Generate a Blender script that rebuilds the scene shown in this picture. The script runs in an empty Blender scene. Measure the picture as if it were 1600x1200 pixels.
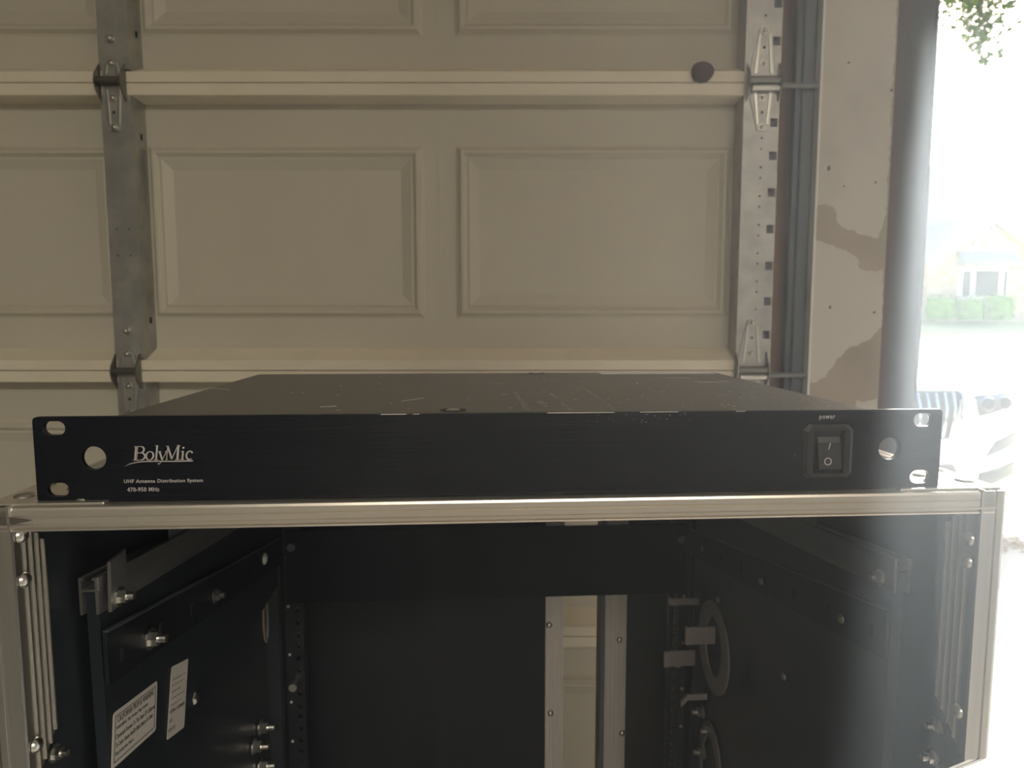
import bpy, bmesh, math, random
from math import sin, cos, radians as R, pi
from mathutils import Vector, Matrix
random.seed(7)
S = bpy.context.scene
C = S.collection

# ------------------------------------------------------------------ camera
CAMZ, F, PITCH = 1.18, 1100.0, R(5.75)
cam = bpy.data.cameras.new('camera'); camo = bpy.data.objects.new('camera', cam); C.objects.link(camo)
cam.sensor_width = 36; cam.lens = 36 * F / 1600; cam.clip_start = 0.01; cam.clip_end = 500
camo.location = (0, 0, CAMZ); camo.rotation_euler = (pi / 2 - PITCH, 0, 0)
S.camera = camo
cam.dof.use_dof = True; cam.dof.focus_distance = 0.40; cam.dof.aperture_fstop = 16.0
# ------------------------------------------------------------------ light
W = bpy.data.worlds.new('sky'); S.world = W; W.use_nodes = True
wn = W.node_tree; wn.nodes.clear()
sky = wn.nodes.new('ShaderNodeTexSky'); sky.sky_type = 'NISHITA'; sky.sun_disc = False
sky.sun_elevation = R(34); sky.sun_rotation = R(32); sky.air_density = 1.0; sky.dust_density = 2.5
bg = wn.nodes.new('ShaderNodeBackground'); bg.inputs[1].default_value = 0.22
wo = wn.nodes.new('ShaderNodeOutputWorld')
wn.links.new(sky.outputs[0], bg.inputs[0]); wn.links.new(bg.outputs[0], wo.inputs[0])
sl = bpy.data.lights.new('sun', 'SUN'); sl.energy = 15; sl.angle = R(0.6); sl.color = (1, 0.97, 0.91)
sun = bpy.data.objects.new('sun', sl); C.objects.link(sun)
SUNAZ, SUNEL = R(30.5), R(34)
sd = Vector((sin(SUNAZ) * cos(SUNEL), cos(SUNAZ) * cos(SUNEL), sin(SUNEL)))
sun.rotation_euler = sd.to_track_quat('Z', 'Y').to_euler(); sun.location = (6, 9, 9)
# added fill lamp, unseen behind the camera, to brighten the closed door
ll = bpy.data.lights.new('fill_lamp', 'AREA'); ll.shape = 'RECTANGLE'; ll.size = 1.6; ll.size_y = 0.5; ll.energy = 62; ll.color = (1, 0.955, 0.86)
lo = bpy.data.objects.new('fill_lamp_light', ll); C.objects.link(lo); lo.location = (0.7, -2.4, 2.6)
S.view_settings.view_transform = 'Standard'; S.view_settings.look = 'None'
S.view_settings.gamma = 1; S.view_settings.use_curve_mapping = False; S.view_settings.exposure = 0.85
S.cycles.max_bounces = 10; S.cycles.diffuse_bounces = 5; S.cycles.sample_clamp_indirect = 8

# ------------------------------------------------------------------ helpers
CASE = (0.0027, 0.363, 1.0825, R(3.7))
DEV = (-0.0034, 0.3694, 1.0829, R(3.57))
def ray(px, py):
    c, s = cos(PITCH), sin(PITCH); u = (px - 800) / F; v = (600 - py) / F
    return Vector((u, c + v * s, -s + v * c))
def w2l(p, T):
    dx, dy = p[0] - T[0], p[1] - T[1]; a = T[3]
    return Vector((dx * cos(a) + dy * sin(a), -dx * sin(a) + dy * cos(a), p[2] - T[2]))
def inv(px, py, ax, val, T=(0, 0, 0, 0)):
    """point of the plane ax = val (in the frame T) seen at a pixel of the photograph: used to measure it"""
    o = w2l((0, 0, CAMZ), T); d = w2l(Vector((0, 0, CAMZ)) + ray(px, py), T) - o
    i = 'xyz'.index(ax); t = (val - o[i]) / d[i]
    return o + d * t

class MB:
    def __init__(s): s.v = []; s.f = []
    def add(s, vs, fs):
        b = len(s.v); s.v += [tuple(v) for v in vs]; s.f += [tuple(i + b for i in f) for f in fs]; return s
    def box(s, x0, x1, y0, y1, z0, z1):
        vs = [(x, y, z) for x in (x0, x1) for y in (y0, y1) for z in (z0, z1)]
        return s.add(vs, [(0, 1, 3, 2), (4, 6, 7, 5), (0, 4, 5, 1), (2, 3, 7, 6), (0, 2, 6, 4), (1, 5, 7, 3)])
    def prism(s, poly, ax, a, b):
        """poly of 2D points extruded along axis ax from a to b"""
        def P(p, t): return {'x': (t, p[0], p[1]), 'y': (p[0], t, p[1]), 'z': (p[0], p[1], t)}[ax]
        n = len(poly)
        return s.add([P(p, a) for p in poly] + [P(p, b) for p in poly],
                     [tuple(range(n)), tuple(range(2 * n - 1, n - 1, -1))] + [(i, (i + 1) % n, n + (i + 1) % n, n + i) for i in range(n)])
    def cyl(s, p0, p1, r, n=12, r1=None):
        p0, p1 = Vector(p0), Vector(p1); d = (p1 - p0).normalized(); r1 = r if r1 is None else r1
        a = d.orthogonal().normalized(); b = d.cross(a)
        ring = lambda p, q: [p + (a * cos(2 * pi * i / n) + b * sin(2 * pi * i / n)) * q for i in range(n)]
        return s.add(ring(p0, r) + ring(p1, r1), [tuple(range(n)), tuple(range(2 * n - 1, n - 1, -1))] + [(i, (i + 1) % n, n + (i + 1) % n, n + i) for i in range(n)])
    def dome(s, p, d, r, h, n=12):
        p, d = Vector(p), Vector(d).normalized(); a = d.orthogonal().normalized(); b = d.cross(a)
        vs = []; K = 4
        for k in range(K):
            t = k / K * pi / 2
            vs += [p + d * (h * sin(t)) + (a * cos(2 * pi * i / n) + b * sin(2 * pi * i / n)) * (r * cos(t)) for i in range(n)]
        vs.append(p + d * h); fs = [tuple(range(n))]
        for k in range(K - 1): fs += [(k * n + i, k * n + (i + 1) % n, (k + 1) * n + (i + 1) % n, (k + 1) * n + i) for i in range(n)]
        fs += [((K - 1) * n + i, (K - 1) * n + (i + 1) % n, K * n) for i in range(n)]
        return s.add(vs, fs)
    def grid(s, rows):
        m, n = len(rows), len(rows[0])
        return s.add([p for r in rows for p in r], [(j * n + i, j * n + i + 1, (j + 1) * n + i + 1, (j + 1) * n + i) for j in range(m - 1) for i in range(n - 1)])
    def mesh(s, name, mat, smooth=False, bevel=0):
        me = bpy.data.meshes.new(name); me.from_pydata(s.v, [], s.f)
        bm = bmesh.new(); bm.from_mesh(me); bmesh.ops.recalc_face_normals(bm, faces=bm.faces)
        if bevel: bmesh.ops.bevel(bm, geom=[e for e in bm.edges if len(e.link_faces) == 2 and e.calc_face_angle(0) > 0.6], offset=bevel, segments=2, profile=0.5, affect='EDGES', clamp_overlap=True)
        bm.to_mesh(me); bm.free()
        me.materials.append(mat)
        if smooth:
            for p in me.polygons: p.use_smooth = True
            try: me.set_sharp_from_angle(angle=R(35))
            except Exception: pass
        return me
    def build(s, name, mat, parent=None, label=None, smooth=False, bevel=0, kind=None):
        return link(name, s.mesh(name, mat, smooth, bevel), parent, label, kind)
def link(name, me, parent=None, label=None, kind=None, M=None):
    o = bpy.data.objects.new(name, me); C.objects.link(o)
    if parent: o.parent = parent
    if label: o['label'] = label
    if kind: o['kind'] = kind
    if M is not None: o.matrix_local = M
    return o
def empty(name, label=None, cat=None, loc=(0, 0, 0), rz=0, group=None, kind=None):
    o = bpy.data.objects.new(name, None); C.objects.link(o); o.location = loc; o.rotation_euler = (0, 0, rz); o.empty_display_size = 0.1
    if kind: o['kind'] = kind
    tag(o, label, cat, group); return o
def tag(o, label=None, cat=None, group=None):
    if label: o['label'] = label
    if cat: o['category'] = cat
    if group: o['group'] = group
    return o
def clone(o, parent=None, M=None, keep=True):
    c = o.copy(); C.objects.link(c)
    if parent: c.parent = parent
    if M is not None: c.matrix_local = M
    for ch in o.children: clone(ch, c)
    return c
def rrect(x0, x1, y0, y1, r, n=5):
    pts = []
    for cx, cy, a in ((x1 - r, y1 - r, 0), (x0 + r, y1 - r, 90), (x0 + r, y0 + r, 180), (x1 - r, y0 + r, 270)):
        pts += [(cx + r * cos(R(a + 90 * k / n)), cy + r * sin(R(a + 90 * k / n))) for k in range(n + 1)]
    return pts
def ell(cx, cy, a, b, n=28): return [(cx + a * cos(2 * pi * k / n), cy + b * sin(2 * pi * k / n)) for k in range(n)]
def plate(loops, t, mat, bevel=0):
    """2D outline with holes, thickness t (centred), as a mesh in its own xy plane"""
    cu = bpy.data.curves.new('c', 'CURVE'); cu.dimensions = '2D'; cu.fill_mode = 'BOTH'; cu.extrude = t / 2 - bevel; cu.bevel_depth = bevel; cu.bevel_resolution = 1
    cu.offset = -bevel if bevel else 0
    for lp in loops:
        sp = cu.splines.new('POLY'); sp.points.add(len(lp) - 1); sp.use_cyclic_u = True
        for p, q in zip(sp.points, lp): p.co = (q[0], q[1], 0, 1)
    o = bpy.data.objects.new('c', cu); me = bpy.data.meshes.new_from_object(o)
    bpy.data.objects.remove(o); bpy.data.curves.remove(cu); me.materials.clear(); me.materials.append(mat)
    for p in me.polygons: p.use_smooth = False
    return me
def text(s, size, mat, width=None, height=None, t=0.00006, space=1.0, bold=0.0):
    cu = bpy.data.curves.new('t', 'FONT'); cu.body = s; cu.size = size; cu.extrude = t; cu.space_character = space; cu.resolution_u = 3; cu.offset = size * bold
    o = bpy.data.objects.new('t', cu); me = bpy.data.meshes.new_from_object(o)
    bpy.data.objects.remove(o); me.materials.clear(); me.materials.append(mat)
    xs = [v.co.x for v in me.vertices]; ys = [v.co.y for v in me.vertices]
    x0, y0 = min(xs), min(ys); w, h = max(xs) - x0, max(ys) - y0
    kx = width / w if width else 1; ky = height / h if height else kx
    for v in me.vertices: v.co.x = (v.co.x - x0) * kx; v.co.y = (v.co.y - y0) * ky
    return me
FR = Matrix(((1, 0, 0, 0), (0, 0, -1, 0), (0, 1, 0, 0), (0, 0, 0, 1)))      # plate xy -> world xz, its +z -> -y (towards the viewer)
def at_front(x, y, z): return Matrix.Translation((x, y, z)) @ FR
YZ = Matrix(((0, 0, 1, 0), (1, 0, 0, 0), (0, 1, 0, 0), (0, 0, 0, 1)))       # plate x -> y, y -> z, z -> +x

# ------------------------------------------------------------------ materials
def mat(name, col, rough=0.5, metal=0.0, spec=0.5, noise=None, bump=None, aniso=None, coat=0):
    """noise = (scale xyz, other colour, low, high) ; bump = (scale xyz, strength, distance)"""
    m = bpy.data.materials.new(name); m.use_nodes = True; nt = m.node_tree; b = nt.nodes['Principled BSDF']
    b.inputs['Base Color'].default_value = (*col, 1); b.inputs['Roughness'].default_value = rough; b.inputs['Metallic'].default_value = metal
    b.inputs['Specular IOR Level'].default_value = spec; b.inputs['Coat Weight'].default_value = coat
    def tex(sc, detail=4):
        tc = nt.nodes.new('ShaderNodeTexCoord'); mp = nt.nodes.new('ShaderNodeMapping'); mp.inputs['Scale'].default_value = sc
        nz = nt.nodes.new('ShaderNodeTexNoise'); nz.inputs['Scale'].default_value = 1; nz.inputs['Detail'].default_value = detail
        nt.links.new(tc.outputs['Object'], mp.inputs[0]); nt.links.new(mp.outputs[0], nz.inputs[0]); return nz
    if noise:
        nz = tex(noise[0]); cr = nt.nodes.new('ShaderNodeValToRGB')
        cr.color_ramp.elements[0].position = noise[2]; cr.color_ramp.elements[1].position = noise[3]
        cr.color_ramp.elements[0].color = (*col, 1); cr.color_ramp.elements[1].color = (*noise[1], 1)
        nt.links.new(nz.outputs[0], cr.inputs[0]); nt.links.new(cr.outputs[0], b.inputs['Base Color'])
    if bump:
        nz = tex(bump[0]); bp = nt.nodes.new('ShaderNodeBump'); bp.inputs['Strength'].default_value = bump[1]; bp.inputs['Distance'].default_value = bump[2]
        nt.links.new(nz.outputs[0], bp.inputs['Height']); nt.links.new(bp.outputs[0], b.inputs['Normal'])
    return m
M = {}
M['cream'] = mat('cream_paint', (0.62, 0.58, 0.47), 0.5, noise=((3, 3, 1.5), (0.57, 0.53, 0.425), 0.35, 0.75), bump=((300, 300, 300), 0.05, 0.001))
M['cream_lit'] = mat('cream_paint_lit', (0.84, 0.77, 0.61), 0.45, noise=((9, 9, 30), (0.76, 0.69, 0.54), 0.45, 0.8))  # same door paint, lightened: light caught by the ledges is in the colour
M['galv'] = mat('galvanised_steel', (0.50, 0.50, 0.47), 0.42, 0.75, noise=((25, 25, 25), (0.36, 0.37, 0.36), 0.35, 0.7))
M['galv_dark'] = mat('dark_galvanised_steel', (0.13, 0.145, 0.16), 0.45, 0.5, noise=((12, 12, 4), (0.09, 0.10, 0.12), 0.35, 0.7))
M['steel'] = mat('zinc_steel', (0.62, 0.61, 0.56), 0.28, 1.0)
M['oily'] = mat('oily_steel', (0.20, 0.20, 0.18), 0.35, 0.8)
M['hole'] = mat('dark_hole', (0.01, 0.012, 0.015), 0.9)
M['alu'] = mat('brushed_aluminium', (0.74, 0.70, 0.62), 0.32, 0.85, noise=((1.5, 300, 300), (0.70, 0.66, 0.58), 0.3, 0.75), bump=((3, 1500, 1500), 0.04, 0.0003))
M['alu_v'] = mat('satin_aluminium', (0.68, 0.66, 0.60), 0.33, 1.0, noise=((200, 200, 4), (0.58, 0.57, 0.53), 0.3, 0.75), bump=((900, 900, 4), 0.08, 0.0004))
M['alu_back'] = mat('weathered_aluminium', (0.56, 0.54, 0.50), 0.45, 0.6, noise=((100, 100, 3), (0.48, 0.47, 0.44), 0.3, 0.75))
M['alu_dull'] = mat('dull_aluminium', (0.30, 0.30, 0.29), 0.45, 0.8, noise=((100, 3, 100), (0.24, 0.24, 0.24), 0.3, 0.75))
M['scuff'] = mat('scuffed_corner', (0.12, 0.11, 0.10), 0.6, 0.5)
M['black_wood'] = mat('black_laminate', (0.012, 0.0155, 0.021), 0.38, noise=((40, 40, 40), (0.017, 0.021, 0.027), 0.4, 0.8), bump=((500, 500, 500), 0.15, 0.0006))
M['wall_wood'] = mat('black_side_laminate', (0.022, 0.027, 0.034), 0.42, noise=((30, 30, 30), (0.030, 0.034, 0.040), 0.4, 0.8))
M['black_steel'] = mat('black_powder_coat', (0.007, 0.009, 0.013), 0.45, spec=0.35, bump=((1500, 1500, 1500), 0.1, 0.0003))
M['black_panel'] = mat('black_blank_panel', (0.002, 0.004, 0.009), 0.5, spec=0.12)
M['grey_panel'] = mat('charcoal_panel', (0.013, 0.015, 0.018), 0.5, spec=0.2, noise=((8, 8, 3), (0.007, 0.009, 0.012), 0.3, 0.8))
M['anod'] = mat('black_anodised_front', (0.0025, 0.0045, 0.009), 0.36, 0.0, 0.2, bump=((14, 2500, 2500), 0.4, 0.0005), noise=((9, 2500, 2500), (0.014, 0.012, 0.015), 0.45, 0.8))
M['ptext'] = mat('silver_print', (0.46, 0.44, 0.41), 0.5)
M['mark'] = mat('white_print', (0.62, 0.60, 0.56), 0.5)
M['switch'] = mat('black_switch_plastic', (0.018, 0.019, 0.021), 0.3)
M['led'] = mat('green_led_off', (0.02, 0.10, 0.02), 0.2)
M['sticker'] = mat('sticker_paper', (0.60, 0.57, 0.50), 0.55)
M['ink'] = mat('sticker_ink', (0.03, 0.03, 0.035), 0.6)
M['clip'] = mat('grey_bracket', (0.30, 0.28, 0.26), 0.45, 0.3)
M['clip_red'] = mat('rosy_bracket', (0.27, 0.235, 0.225), 0.45, 0.3)
M['white_label'] = mat('white_label', (0.75, 0.75, 0.72), 0.5)
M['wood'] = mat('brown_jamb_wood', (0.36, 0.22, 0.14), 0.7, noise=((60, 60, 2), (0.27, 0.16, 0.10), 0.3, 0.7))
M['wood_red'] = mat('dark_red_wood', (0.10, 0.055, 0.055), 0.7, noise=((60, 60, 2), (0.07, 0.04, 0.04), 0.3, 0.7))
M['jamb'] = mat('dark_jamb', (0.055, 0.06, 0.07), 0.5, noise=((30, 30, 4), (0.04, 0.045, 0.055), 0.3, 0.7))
M['plaster'] = mat('bare_plaster', (0.44, 0.38, 0.30), 0.85, noise=((9, 9, 6), (0.36, 0.31, 0.25), 0.35, 0.7), bump=((60, 60, 60), 0.3, 0.002))
M['paint'] = mat('old_white_paint', (0.60, 0.57, 0.50), 0.7, noise=((10, 10, 7), (0.50, 0.47, 0.41), 0.5, 0.8), bump=((40, 40, 40), 0.3, 0.002))
M['bead'] = mat('white_corner_bead', (0.8, 0.8, 0.76), 0.5)
M['drywall'] = mat('drywall', (0.62, 0.58, 0.50), 0.9, bump=((60, 60, 60), 0.2, 0.002))
M['concrete'] = mat('garage_concrete', (0.17, 0.165, 0.15), 0.7, noise=((2, 2, 2), (0.13, 0.125, 0.12), 0.35, 0.7), bump=((30, 30, 30), 0.2, 0.004))
M['brown_disc'] = mat('brown_felt', (0.085, 0.05, 0.038), 0.85, noise=((80, 80, 80), (0.06, 0.035, 0.03), 0.3, 0.7))
M['drive'] = mat('driveway_concrete', (0.62, 0.58, 0.52), 0.85, noise=((1.5, 1.5, 1.5), (0.55, 0.51, 0.45), 0.35, 0.7))
M['road'] = mat('street', (0.50, 0.48, 0.45), 0.9, noise=((1, 1, 1), (0.44, 0.42, 0.4), 0.35, 0.7))
M['grass'] = mat('lawn', (0.50, 0.54, 0.24), 0.95, noise=((2, 2, 2), (0.60, 0.60, 0.34), 0.35, 0.7))
M['bush'] = mat('hedge_leaves', (0.11, 0.26, 0.01), 0.7, noise=((3, 3, 3), (0.18, 0.38, 0.015), 0.35, 0.7))
M['leaf'] = mat('tree_leaves', (0.10, 0.20, 0.025), 0.6, noise=((3, 3, 3), (0.18, 0.26, 0.04), 0.35, 0.7))
M['bark'] = mat('bark', (0.12, 0.085, 0.06), 0.9, bump=((30, 30, 6), 0.5, 0.01))
M['brick'] = mat('pale_brick', (0.42, 0.27, 0.19), 0.9, noise=((14, 14, 30), (0.52, 0.38, 0.27), 0.35, 0.6))
M['stone'] = mat('tan_stone', (0.52, 0.40, 0.26), 0.9, noise=((3, 3, 4), (0.60, 0.52, 0.38), 0.35, 0.6))
M['roof'] = mat('grey_shingles', (0.44, 0.46, 0.50), 0.9, noise=((6, 6, 6), (0.39, 0.41, 0.46), 0.35, 0.6))
M['trimw'] = mat('house_trim', (0.72, 0.68, 0.6), 0.6)
M['wglass'] = mat('window_glass', (0.03, 0.045, 0.06), 0.1, spec=0.6)
M['carp'] = mat('white_car_paint', (0.80, 0.80, 0.77), 0.3, coat=0.6)
M['cardark'] = mat('car_black_plastic', (0.035, 0.04, 0.045), 0.4)
M['carmesh'] = mat('car_grey_plastic', (0.11, 0.11, 0.115), 0.5)
M['chrome'] = mat('chrome', (0.8, 0.8, 0.8), 0.15, 1.0)
M['lens'] = mat('headlight_lens', (0.07, 0.075, 0.08), 0.2, coat=1.0)
M['tyre'] = mat('tyre_rubber', (0.02, 0.02, 0.02), 0.8)
M['dry_leaf'] = mat('dry_leaves', (0.30, 0.18, 0.07), 0.9)
# device top: dark powder coat with wiped-off adhesive streaks and dust specks
def device_top_mat():
    m = mat('black_lid_with_dust', (0.060, 0.057, 0.050), 0.38, 0.0, 0.7, bump=((900, 900, 900), 0.12, 0.0004))
    nt = m.node_tree; b = nt.nodes['Principled BSDF']
    tc = nt.nodes.new('ShaderNodeTexCoord')
    nz = nt.nodes.new('ShaderNodeTexNoise'); nz.inputs['Scale'].default_value = 420; nz.inputs['Detail'].default_value = 2
    sep = nt.nodes.new('ShaderNodeSeparateXYZ'); nt.links.new(tc.outputs['Object'], sep.inputs[0]); nt.links.new(tc.outputs['Object'], nz.inputs[0])
    mr = nt.nodes.new('ShaderNodeMapRange'); mr.inputs[1].default_value = 0.02; mr.inputs[2].default_value = 0.21; mr.inputs[3].default_value = 0.80; mr.inputs[4].default_value = 0.655
    nt.links.new(sep.outputs[0], mr.inputs[0])
    gt = nt.nodes.new('ShaderNodeMath'); gt.operation = 'GREATER_THAN'; nt.links.new(nz.outputs[0], gt.inputs[0]); nt.links.new(mr.outputs[0], gt.inputs[1])
    mx = nt.nodes.new('ShaderNodeMix'); mx.data_type = 'RGBA'; mx.inputs[6].default_value = (0.082, 0.077, 0.067, 1); mx.inputs[7].default_value = (0.6, 0.58, 0.54, 1)
    nt.links.new(gt.outputs[0], mx.inputs[0]); nt.links.new(mx.outputs[2], b.inputs['Base Color'])
    return m
M['lid'] = device_top_mat()

# ------------------------------------------------------------------ the setting: garage shell
XL, XR, YB, YF, ZT = -4.62, 3.7, -4.6, 1.36, 2.75
b = MB().box(XL, XR, YB, 1.62, -0.12, 0.0).build('floor', M['concrete'], kind='structure')
MB().box(XL, XR, YB, 1.62, ZT, ZT + 0.1).build('ceiling', M['drywall'], kind='structure')
MB().box(XL - 0.1, XL, YB, 1.62, -0.12, ZT).build('wall_left', M['drywall'], kind='structure')
MB().box(XR, XR + 0.1, YB, 1.62, -0.12, ZT).build('wall_right', M['drywall'], kind='structure')
MB().box(XL, XR, YB - 0.1, YB, -0.12, ZT).build('wall_back', M['drywall'], kind='structure')
wf = MB().box(0.5755, 0.7125, YF, 1.52, 0, ZT)                                  # the pier between the two doors
wf.box(XL, 0.5755, 1.46, 1.52, 2.13, ZT); wf.box(XL, 0.56, 1.36, 1.46, 2.22, ZT)   # headers
wf.box(0.7125, XR, 1.38, 1.52, 2.16, ZT); wf.box(XL, -4.40, 1.38, 1.52, 0, 2.22)
wf.box(0.5070, 0.5755, 1.4755, 1.52, 0, 2.13); wf.box(3.35, XR, 1.38, 1.52, 0, 2.16)
wall = wf.build('wall_front', M['plaster'], kind='structure')
# layers of old paint left on the pier, with torn edges
def torn(pts, jag=0.0026):
    out = []
    for i in range(len(pts)):
        a, c = Vector(pts[i]), Vector(pts[(i + 1) % len(pts)]); n = max(1, int((c - a).length / 0.006))
        for k in range(n):
            p = a.lerp(c, k / n); out.append((p.x + random.uniform(-jag, jag) * (k > 0), p.y + random.uniform(-jag, jag) * (k > 0)))
    return out
def pier(px, py): p = inv(px, py, 'y', YF); return (min(max(p.x, 0.5765), 0.7115), p.z)
upper = [(0.5765, 2.7), (0.7115, 2.7)] + [pier(1384, 335), pier(1371, 372), pier(1352, 368), pier(1322, 358), pier(1310, 350), pier(1303, 325), pier(1290, 318), pier(1266, 320)]
lower = [pier(1262, 372), pier(1275, 374), pier(1300, 382), pier(1325, 395), pier(1340, 405), pier(1343, 420), pier(1366, 425), pier(1380, 420), pier(1378, 510), pier(1360, 530), pier(1325, 545), pier(1305, 565), pier(1290, 590), pier(1262, 600), pier(1250, 600)]
low2 = [pier(1338, 625), pier(1352, 628), pier(1372, 622), pier(1375, 660), pier(1330, 668), pier(1331, 640)]
for P, lb in ((upper, 'pale old paint on the upper pier'), (lower, 'yellowed paint below the torn strip'), (low2, 'small pale chip of paint')):
    MB().prism(torn(P), 'y', YF - 0.0009, YF + 0.0005).build('paint_layer', M['paint'], wall, lb)
bd = MB().box(0.5725, 0.5765, YF - 0.003, YF + 0.02, 0, 2.2); bd.build('corner_bead', M['bead'], wall, 'white metal corner bead')
for (px, py, w, h) in ((1393, 141, 5, 4), (1295, 263, 5, 8), (1319, 291, 3, 3), (1366, 488, 5, 4), (1326, 98, 4, 3), (1297, 480, 4, 5), (1368, 285, 3, 4), (1248, 610, 3, 5)):
    p = inv(px, py, 'y', YF - 0.001); k = 0.00062
    MB().prism(torn([(p.x - w * k, p.z - h * k), (p.x + w * k, p.z - h * k * 0.6), (p.x + w * k * 0.6, p.z + h * k), (p.x - w * k * 0.7, p.z + h * k * 0.8)], 0.0004), 'y', YF - 0.0014, YF - 0.0006).build('chip', M['jamb'], wall, 'dark chip in the paint')
# jamb boards
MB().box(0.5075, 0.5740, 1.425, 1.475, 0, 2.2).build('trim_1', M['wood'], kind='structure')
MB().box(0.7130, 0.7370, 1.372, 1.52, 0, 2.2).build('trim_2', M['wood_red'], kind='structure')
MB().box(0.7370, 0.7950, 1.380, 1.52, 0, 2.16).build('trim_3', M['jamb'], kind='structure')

# ------------------------------------------------------------------ the sectional garage door
door = empty('door_1', kind='structure')
YS, YFc = 1.433, 1.383                     # skin plane, inner face plane of rails and struts
J = [0.0, 0.5206, 1.0674, 1.6142, 2.161]
XE0, XE1 = -4.37, 0.507
PX = [(-0.7193 + 0.0, -0.1747), (-0.1114, 0.4342)]
def panel_mesh():
    w, h = 0.5446, 0.3385                   # outer size
    prof = [(0.0, 0.0), (0.004, -0.002), (0.010, -0.010), (0.015, -0.010), (0.022, -0.003), (0.026, -0.005), (0.086, 0.016)]   # inset, y offset (towards the room is negative)
    rings = []
    for ins, dy in prof: rings.append([(-w / 2 + ins, dy, -h / 2 + ins), (w / 2 - ins, dy, -h / 2 + ins), (w / 2 - ins, dy, h / 2 - ins), (-w / 2 + ins, dy, h / 2 - ins)])
    m = MB(); vs = [p for r in rings for p in r]; fs = []
    for k in range(len(rings) - 1): fs += [(4 * k + i, 4 * k + (i + 1) % 4, 4 * k + 4 + (i + 1) % 4, 4 * k + 4 + i) for i in range(4)]
    fs.append(tuple(4 * (len(rings) - 1) + i for i in range(4))); m.add(vs, fs)
    me = m.mesh('raised_panel', M['cream'])
    for p in me.polygons:
        if p.normal.y > 0: p.flip()
    return me
pm = panel_mesh()
bays = [(-1.216 * k) for k in range(4)]
for si in range(4):
    z0, z1 = J[si], J[si + 1]; zc = z1 - 0.5468 + 0.27185 if si else 0.2485
    if si == 0: zc = z1 - 0.5468 + 0.27185
    zb, zt = zc - 0.16925, zc + 0.16925
    m = MB(); T = 0.002
    # flat skin around the pressed panels
    m.box(XE0, XE1, YS, YS + T, z0 + 0.001, zb); m.box(XE0, XE1, YS, YS + T, zt, z1 - 0.001)
    xs = sorted([(a + o, c + o) for o in bays for a, c in PX]); e = XE0
    for a, c in xs: m.box(e, a, YS, YS + T, zb, zt); e = c
    m.box(e, XE1, YS, YS + T, zb, zt)
    for a in (0.4342 + 0.012,):
        pass
    m.box(XE0, XE1, YS + T, YS + 0.02, z0 + 0.001, z1 - 0.001)     # outer skin with insulation
    sec = m.build('door_section', M['cream'], door)
    # rails: ledges that stand into the room at the section joints
    up = [(YS + 0.001, z1 - 0.001), (YFc, z1 - 0.001), (YFc, z1 - 0.0225), (YFc + 0.003, z1 - 0.0235), (YS + 0.001, z1 - 0.026)]
    lo_ = [(YS + 0.001, z0 + 0.042), (YS - 0.004, z0 + 0.040), (YFc + 0.006, z0 + 0.0225), (YFc, z0 + 0.0205), (YFc, z0 + 0.001), (YS + 0.001, z0 + 0.001)]
    MB().prism(up, 'x', XE0 + 0.07, 0.4392).build('top_rail', M['cream_lit'], sec)
    MB().prism(lo_, 'x', XE0 + 0.07, 0.4392).build('bottom_rail', M['cream_lit'], sec)
    for a, c in xs:
        o = link('raised_panel', pm, sec); o.location = ((a + c) / 2, YS, zc)
    # narrow centre stile line between panels of a bay
    for o in bays:
        MB().box(-0.1455 + o, -0.1435 + o, YS - 0.0012, YS + 0.0005, zb, zt).build('seam', M['cream'], sec)
# struts and end stiles
def strut(xc, z0, z1):
    m = MB(); w = 0.0285; f = YFc - 0.002
    m.box(xc - w, xc + w, f, f + 0.0015, z0, z1); m.box(xc - w, xc - w + 0.0015, f + 0.0015, YS, z0, z1); m.box(xc + w - 0.0015, xc + w, f + 0.0015, YS, z0, z1)
    s = m.build('strut', M['galv'], door)
    h = MB()
    zz = z0 + 0.10 + 0.0
    for z in (z0 + 0.075, z1 - 0.07):
        h.box(xc + w - 0.0002, xc + w + 0.0004, f + 0.028, f + 0.036, z - 0.006, z + 0.006)
    h.build('punched_slot', M['hole'], s)
    h = MB()
    for k in range(4): h.cyl((xc - 0.012 + 0.024 * (k % 2), f - 0.0003, z0 + 0.2 + 0.05 * (k // 2)), (xc - 0.012 + 0.024 * (k % 2), f + 0.001, z0 + 0.2 + 0.05 * (k // 2)), 0.002, 8)
    h.build('weld_spot', M['galv_dark'], s, kind='stuff')
for k in range(4):
    for si in range(4):
        if k < 3: strut(-0.7505 - 1.216 * k, J[si] + 0.0235, J[si + 1] - 0.0235)
def end_stile(x0, x1, z0, z1, zlist):
    f = YFc - 0.002
    loops = [[(x0, z0), (x1, z0), (x1, z1), (x0, z1)]]
    for z in zlist:
        loops.append([(x1 - 0.0165, z - 0.008), (x1 - 0.0165, z + 0.008), (x1 - 0.002, z + 0.008), (x1 - 0.002, z - 0.008)])
    z = z0 + 0.012; k = 0
    while z < z1 - 0.01:
        loops.append(ell(x0 + 0.036, z, 0.0022, 0.0022, 8)); z += 0.020 if k % 2 else 0.034; k += 1
    o = link('end_stile', plate(loops, 0.0016, M['galv']), door, M=at_front(0, f, 0))
    MB().box(x0, x0 + 0.0015, f + 0.001, YS, z0, z1).build('stile_flange', M['galv'], door)
    MB().box(x0 + 0.002, x1 - 0.0003, YS - 0.040, YS, z0, z1).build('stile_backing', M['galv_dark'], door)
sq = [1.6885 + 0.0675, 1.6885, 1.54, 1.4786, 1.4104, 1.341, 1.271, 1.2027, 1.138, 1.03, 0.965, 0.9, 0.83, 0.76, 0.69, 0.62]
end_stile(0.4392, 0.5070, 1.0674, 1.6142, [z for z in sq if 1.09 < z < 1.59])
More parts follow.
